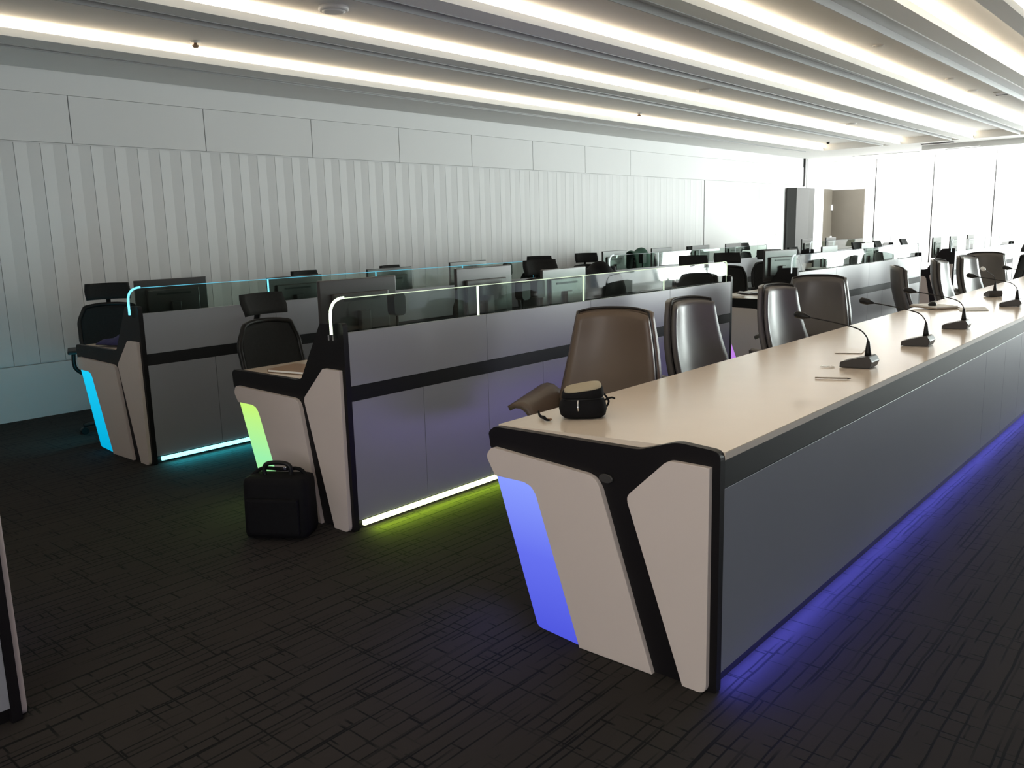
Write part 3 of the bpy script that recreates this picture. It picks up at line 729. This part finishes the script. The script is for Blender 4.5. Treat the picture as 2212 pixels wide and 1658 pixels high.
bm = bmnew(); tube(bm, smoothpts([(.082, .01, .06), (.11, 0, .072), (.125, -.004, .068)], 4), .004, 6); tube(bm, smoothpts([(.08, 0, .09), (.100, -.01, .06), (.085, -.01, .03)], 4), .004, 6); obj('strap', bm, M['fabric'], t)
t = thing('wrist_strap', 'short curled dark strap lying left of the zipped pouch', 'strap', (-1.995, 2.50, .7775), 0)
pts = smoothpts([(-.06, .01, .022), (-.045, .0, .008), (-.02, -.012, .006), (.0, -.03, .012), (.015, -.035, .006), (.03, -.028, .004)], 5)
bm = bmnew(); tube(bm, pts, [.003+.004*math.sin(i/(len(pts)-1)*PI) for i in range(len(pts))], 6); obj('band', bm, M['fabric'], t)
bm = bmnew(); tube(bm, smoothpts([(.015, -.03, .008), (.03, -.022, .008), (.034, -.035, .006)], 3), .0025, 6); obj('buckle', bm, M['folder'], t)
t = thing('pencil', 'thin pencil lying on the table before the nearest microphone', 'pencil', (-1.36, 3.82, .80), math.radians(8))
bm = bmnew(); tube(bm, [(-.075, 0, 0), (.065, 0, 0)], .0038, 6); obj('shaft', bm, M['wood'], t)
bm = bmnew(); tube(bm, [(.065, 0, 0), (.08, 0, 0)], [.0038, .0008], 6); obj('tip', bm, M['plastic'], t)
t.location = (-1.38, 3.80, .8035); t.rotation_euler = (0, -.037, math.radians(10))
t = thing('notebook', 'open pale notebook with a black clip at the table edge', 'notebook', (-1.93, 7.55, .785), math.radians(-35))
bm = bmnew(); add_box(bm, -.16, .16, -.11, .11, 0, .012, .002); obj('cover', bm, M['wood'], t)
bm = bmnew(); add_box(bm, -.15, .15, -.10, .10, .012, .022, .001); obj('pages', bm, M['paper'], t)
bm = bmnew(); lathe(bm, [(.03, .022), (.033, .035), (.018, .055)], 14, .05, -.06); obj('clip', bm, M['plastic'], t)
t = thing('paper_sheet', 'single white sheet lying left of the fourth microphone', 'paper', (-1.62, 7.45, .7935), .3); t.rotation_euler[1] = -.037
bm = bmnew(); add_box(bm, -.10, .10, -.14, .14, 0, .0015); obj('sheet', bm, M['paper'], t)
t = thing('paper_sheet', 'faint white sheet lying between the first two microphones', 'paper', (-1.63, 4.75, .793), .2); t.rotation_euler[1] = -.037
bm = bmnew(); add_box(bm, -.07, .07, -.10, .10, 0, .0012); obj('sheet', bm, M['top'], t)
# name plate like glint under the nearest mic's front
t = thing('key_ring', 'small shiny key ring touching the nearest microphone base', 'keys', (-1.515, 4.14, .7955))
bm = bmnew(); tube(bm, [(.018*math.cos(k*PI/6), .018*math.sin(k*PI/6), .002) for k in range(13)], .0018, 6, False); obj('ring', bm, M['chrome'], t)
bm = bmnew(); add_box(bm, -.05, -.018, -.007, .007, 0, .003, .001); obj('key', bm, M['chrome'], t)

# ------------------------------------------------------------------ things on and by the workstations
t = thing('briefcase', 'black soft pilot case standing on the carpet against the green lit row end', 'bag', (-3.62, 2.33, 0), math.radians(33))
bm = bmnew(); add_box(bm, -.165, .165, -.095, .095, .0, .315, .035)
for v in bm.verts:
    k = v.co.z/.31; v.co.y *= 1-.25*max(0, k-.3); v.co.x *= 1+.02*math.sin(k*PI)
for q in bm.faces: q.smooth = True
obj('body', bm, M['fabric'], t)
bm = bmnew(); add_box(bm, -.135, .135, -.118, -.085, .03, .215, .012); obj('front_pocket', bm, M['fabric'], t)
bm = bmnew(); tube(bm, smoothpts([(-.065, -.01, .30), (-.07, -.01, .35), (-.04, -.01, .375), (.04, -.01, .375), (.07, -.01, .35), (.065, -.01, .30)], 5), .012, 8); obj('handle', bm, M['plastic'], t)
bm = bmnew(); tube(bm, smoothpts([(-.15, 0, .30), (-.1, .03, .335), (0, .04, .33), (.1, .03, .335), (.15, 0, .30)], 4), .010, 8); obj('strap', bm, M['fabric'], t)
bm = bmnew(); add_box(bm, .04, .055, -.03, -.015, .345, .36, .002); obj('buckle', bm, M['chrome'], t)

t = thing('folder', 'brown card folder on the near corner of the green row worktop', 'folder', (-4.0, 2.78, .7495), math.radians(12))
bm = bmnew(); add_box(bm, -.16, .15, -.11, .11, 0, .018, .003); obj('cover', bm, M['folder'], t)
bm = bmnew(); add_box(bm, -.15, .14, -.112, .105, .004, .014); obj('pages', bm, M['paper'], t)
t = thing('cloth', 'crumpled dark blue cloth on the near corner of the cyan row worktop', 'cloth', (-6.15, 2.78, .752), .3)
def cl(a, b): return ((a-.5)*.34, (b-.5)*.26, .014+.05*math.sin(a*PI)*math.sin(b*PI)+.02*abs(math.sin(a*7+b*4)*math.sin(b*9)))
bm = bmnew(); grid_shell(bm, cl, 14, 12, .01); obj('fabric_sheet', bm, M['blue'], t)

def keyboard(x, y, lb):
    t = thing('keyboard', lb, 'keyboard', (x, y, .7495), 0, 'keyboards on the worktops')
    bm = bmnew(); prism(bm, [(-.07, 0), (.07, 0), (.07, .022), (-.07, .012)], 'y', -.21, .21, .002); obj('housing', bm, M['plastic'], t)
    bm = bmnew()
    for i in range(5):
        for j in range(14): add_box(bm, -.06+i*.025, -.04+i*.025, -.2+j*.029, -.176+j*.029, .014+i*.0016, .021+i*.0016)
    obj('keys', bm, M['monitor'], t)
    return t
for x, y, lb in [(-3.98, 3.55, 'black keyboard on the green row worktop before its first glass joint'), (-3.98, 4.9, 'black keyboard on the green row worktop at the third seat'), (-3.98, 6.1, 'black keyboard on the green row worktop at the last seat')]: keyboard(x, y, lb)
def papers(x, y, rz, n, lb, z=.7495):
    t = thing('paper_stack', lb, 'papers', (x, y, z), rz, 'loose papers on the worktops')
    for k in range(n):
        bm = bmnew(); add_box(bm, -.105, .105, -.148, .148, k*.006, k*.006+.0045)
        bmesh.ops.rotate(bm, verts=bm.verts, cent=(0, 0, 0), matrix=Matrix.Rotation(.22*k, 3, 'Z')); obj('sheets', bm, M['paper'], t)
papers(-4.14, 8.36, .4, 3, 'untidy white papers on the near corner of the violet row worktop')
papers(-4.1, 4.35, .2, 2, 'white papers on the green row behind the first glass joint')
papers(-4.08, 5.52, -.2, 2, 'white papers on the green row near the potted plant')
t = thing('open_book', 'dark open binder lying on the papers of the violet row worktop', 'book', (-4.10, 8.72, .7505), .3)
bm = bmnew(); prism(bm, [(-.14, 0), (.14, 0), (.13, .025), (.02, .012), (0, .006), (-.02, .012), (-.13, .025)], 'y', -.1, .1, .002); obj('cover', bm, M['monitor'], t)

def plant(x, y, lb, s=1.0):
    t = thing('potted_plant', lb, 'plant', (x, y, .7615), 0, 'small plants behind the glass')
    bm = bmnew(); lathe(bm, [(.035*s, 0), (.05*s, .08*s), (.052*s, .085*s)], 16); obj('pot', bm, M['whiteplastic'], t)
    bm = bmnew()
    for k in range(46):
        a = random.uniform(0, 2*PI); el = random.uniform(.3, 1.3); ln = random.uniform(.07, .15)*s
        b = Vector((0, 0, .08*s)); d = Vector((math.cos(a)*math.cos(el), math.sin(a)*math.cos(el), math.sin(el)))
        sd = d.cross(Vector((0, 0, 1))).normalized()*.016*s
        p = [b, b+d*ln*.6+sd, b+d*ln+Vector((0, 0, -.02)), b+d*ln*.6-sd]
        v = [bm.verts.new(q) for q in p]; bm.faces.new(v)
    obj('foliage', bm, M['leaf'], t)
plant(-3.50, 3.56, 'small green plant behind the second glass screen, left', 1.0)
plant(-3.50, 4.50, 'small green plant behind the second glass screen, right', .9)
plant(-3.60, 5.75, 'small green plant behind the last glass screen of the green row', 1.0)

# dark jackets over chairs
def jacket(x, y, rz, lb, m, w=.29, z0=.79, z1=1.15):
    t = thing('jacket', lb, 'jacket', (x, y, 0), rz)
    def fn(a, b):
        s = (a-.5)*2; th = b*2-1
        z = z1-.05*s*s-th*th*(z1-z0)+.03*math.sin(s*5)
        return (-.275+.15*math.sin(th*PI/2)*1.0+.008*math.sin(a*17+b*5), s*w*(1+.12*abs(th)), z)
    bm = bmnew(); grid_shell(bm, fn, 18, 18, .014); obj('body', bm, m, t)
    for s in (-1, 1):
        bm = bmnew(); tube(bm, smoothpts([(-.40, s*w*.8, z1-.12), (-.47, s*w*1.0, z1-.2), (-.47, s*w*1.0, z0-.05)], 5), .04, 10); obj('sleeve', bm, m, t)
t5 = dup(tk, (-4.60, 6.86, 0), math.radians(-5), 'black mesh task chair at the last green row seat, under the dark jacket')
for ch in list(t5.children):
    if ch.name.startswith('headrest'): bpy.data.objects.remove(ch)
jacket(-4.61, 6.86, math.radians(-5), 'dark jacket slung over the last chair of the green row', M['fabric'])
t6 = dup(tk, (-6.88, 11.3, 0), math.radians(5), 'black mesh task chair by the left wall, under the green jacket')
for ch in list(t6.children):
    if ch.name.startswith('headrest'): bpy.data.objects.remove(ch)
jacket(-6.89, 11.3, math.radians(5), 'green jacket slung over a chair by the left wall', M['green'], z1=1.16)

# lidded bins / small equipment box at the violet row
t = thing('equipment_case', 'black boxy case beside the tall dark monitor of the violet row', 'case', (-3.50, 9.10, .7615), .1)
bm = bmnew(); add_box(bm, -.10, .10, -.14, .14, 0, .24, .01); obj('body', bm, M['plastic'], t)
bm = bmnew(); add_box(bm, -.105, .105, -.145, .145, .235, .26, .005); obj('lid', bm, M['monitor'], t)

def mug(x, y, lb, m):
    t = thing('mug', lb, 'mug', (x, y, .7495), random.uniform(0, 6))
    bm = bmnew(); lathe(bm, [(.032, 0), (.036, .005), (.038, .09), (.034, .09), (.032, .012), (.004, .010)], 18); obj('cup', bm, m, t)
    bm = bmnew(); tube(bm, smoothpts([(.036, 0, .075), (.062, 0, .065), (.06, 0, .03), (.036, 0, .02)], 4), .005, 6); obj('handle', bm, m, t)
mug(-4.0, 4.05, 'white mug behind the first glass joint of the green row', M['whiteplastic'])
mug(-3.9, 6.45, 'dark mug behind the last glass screen of the green row', M['monitor'])
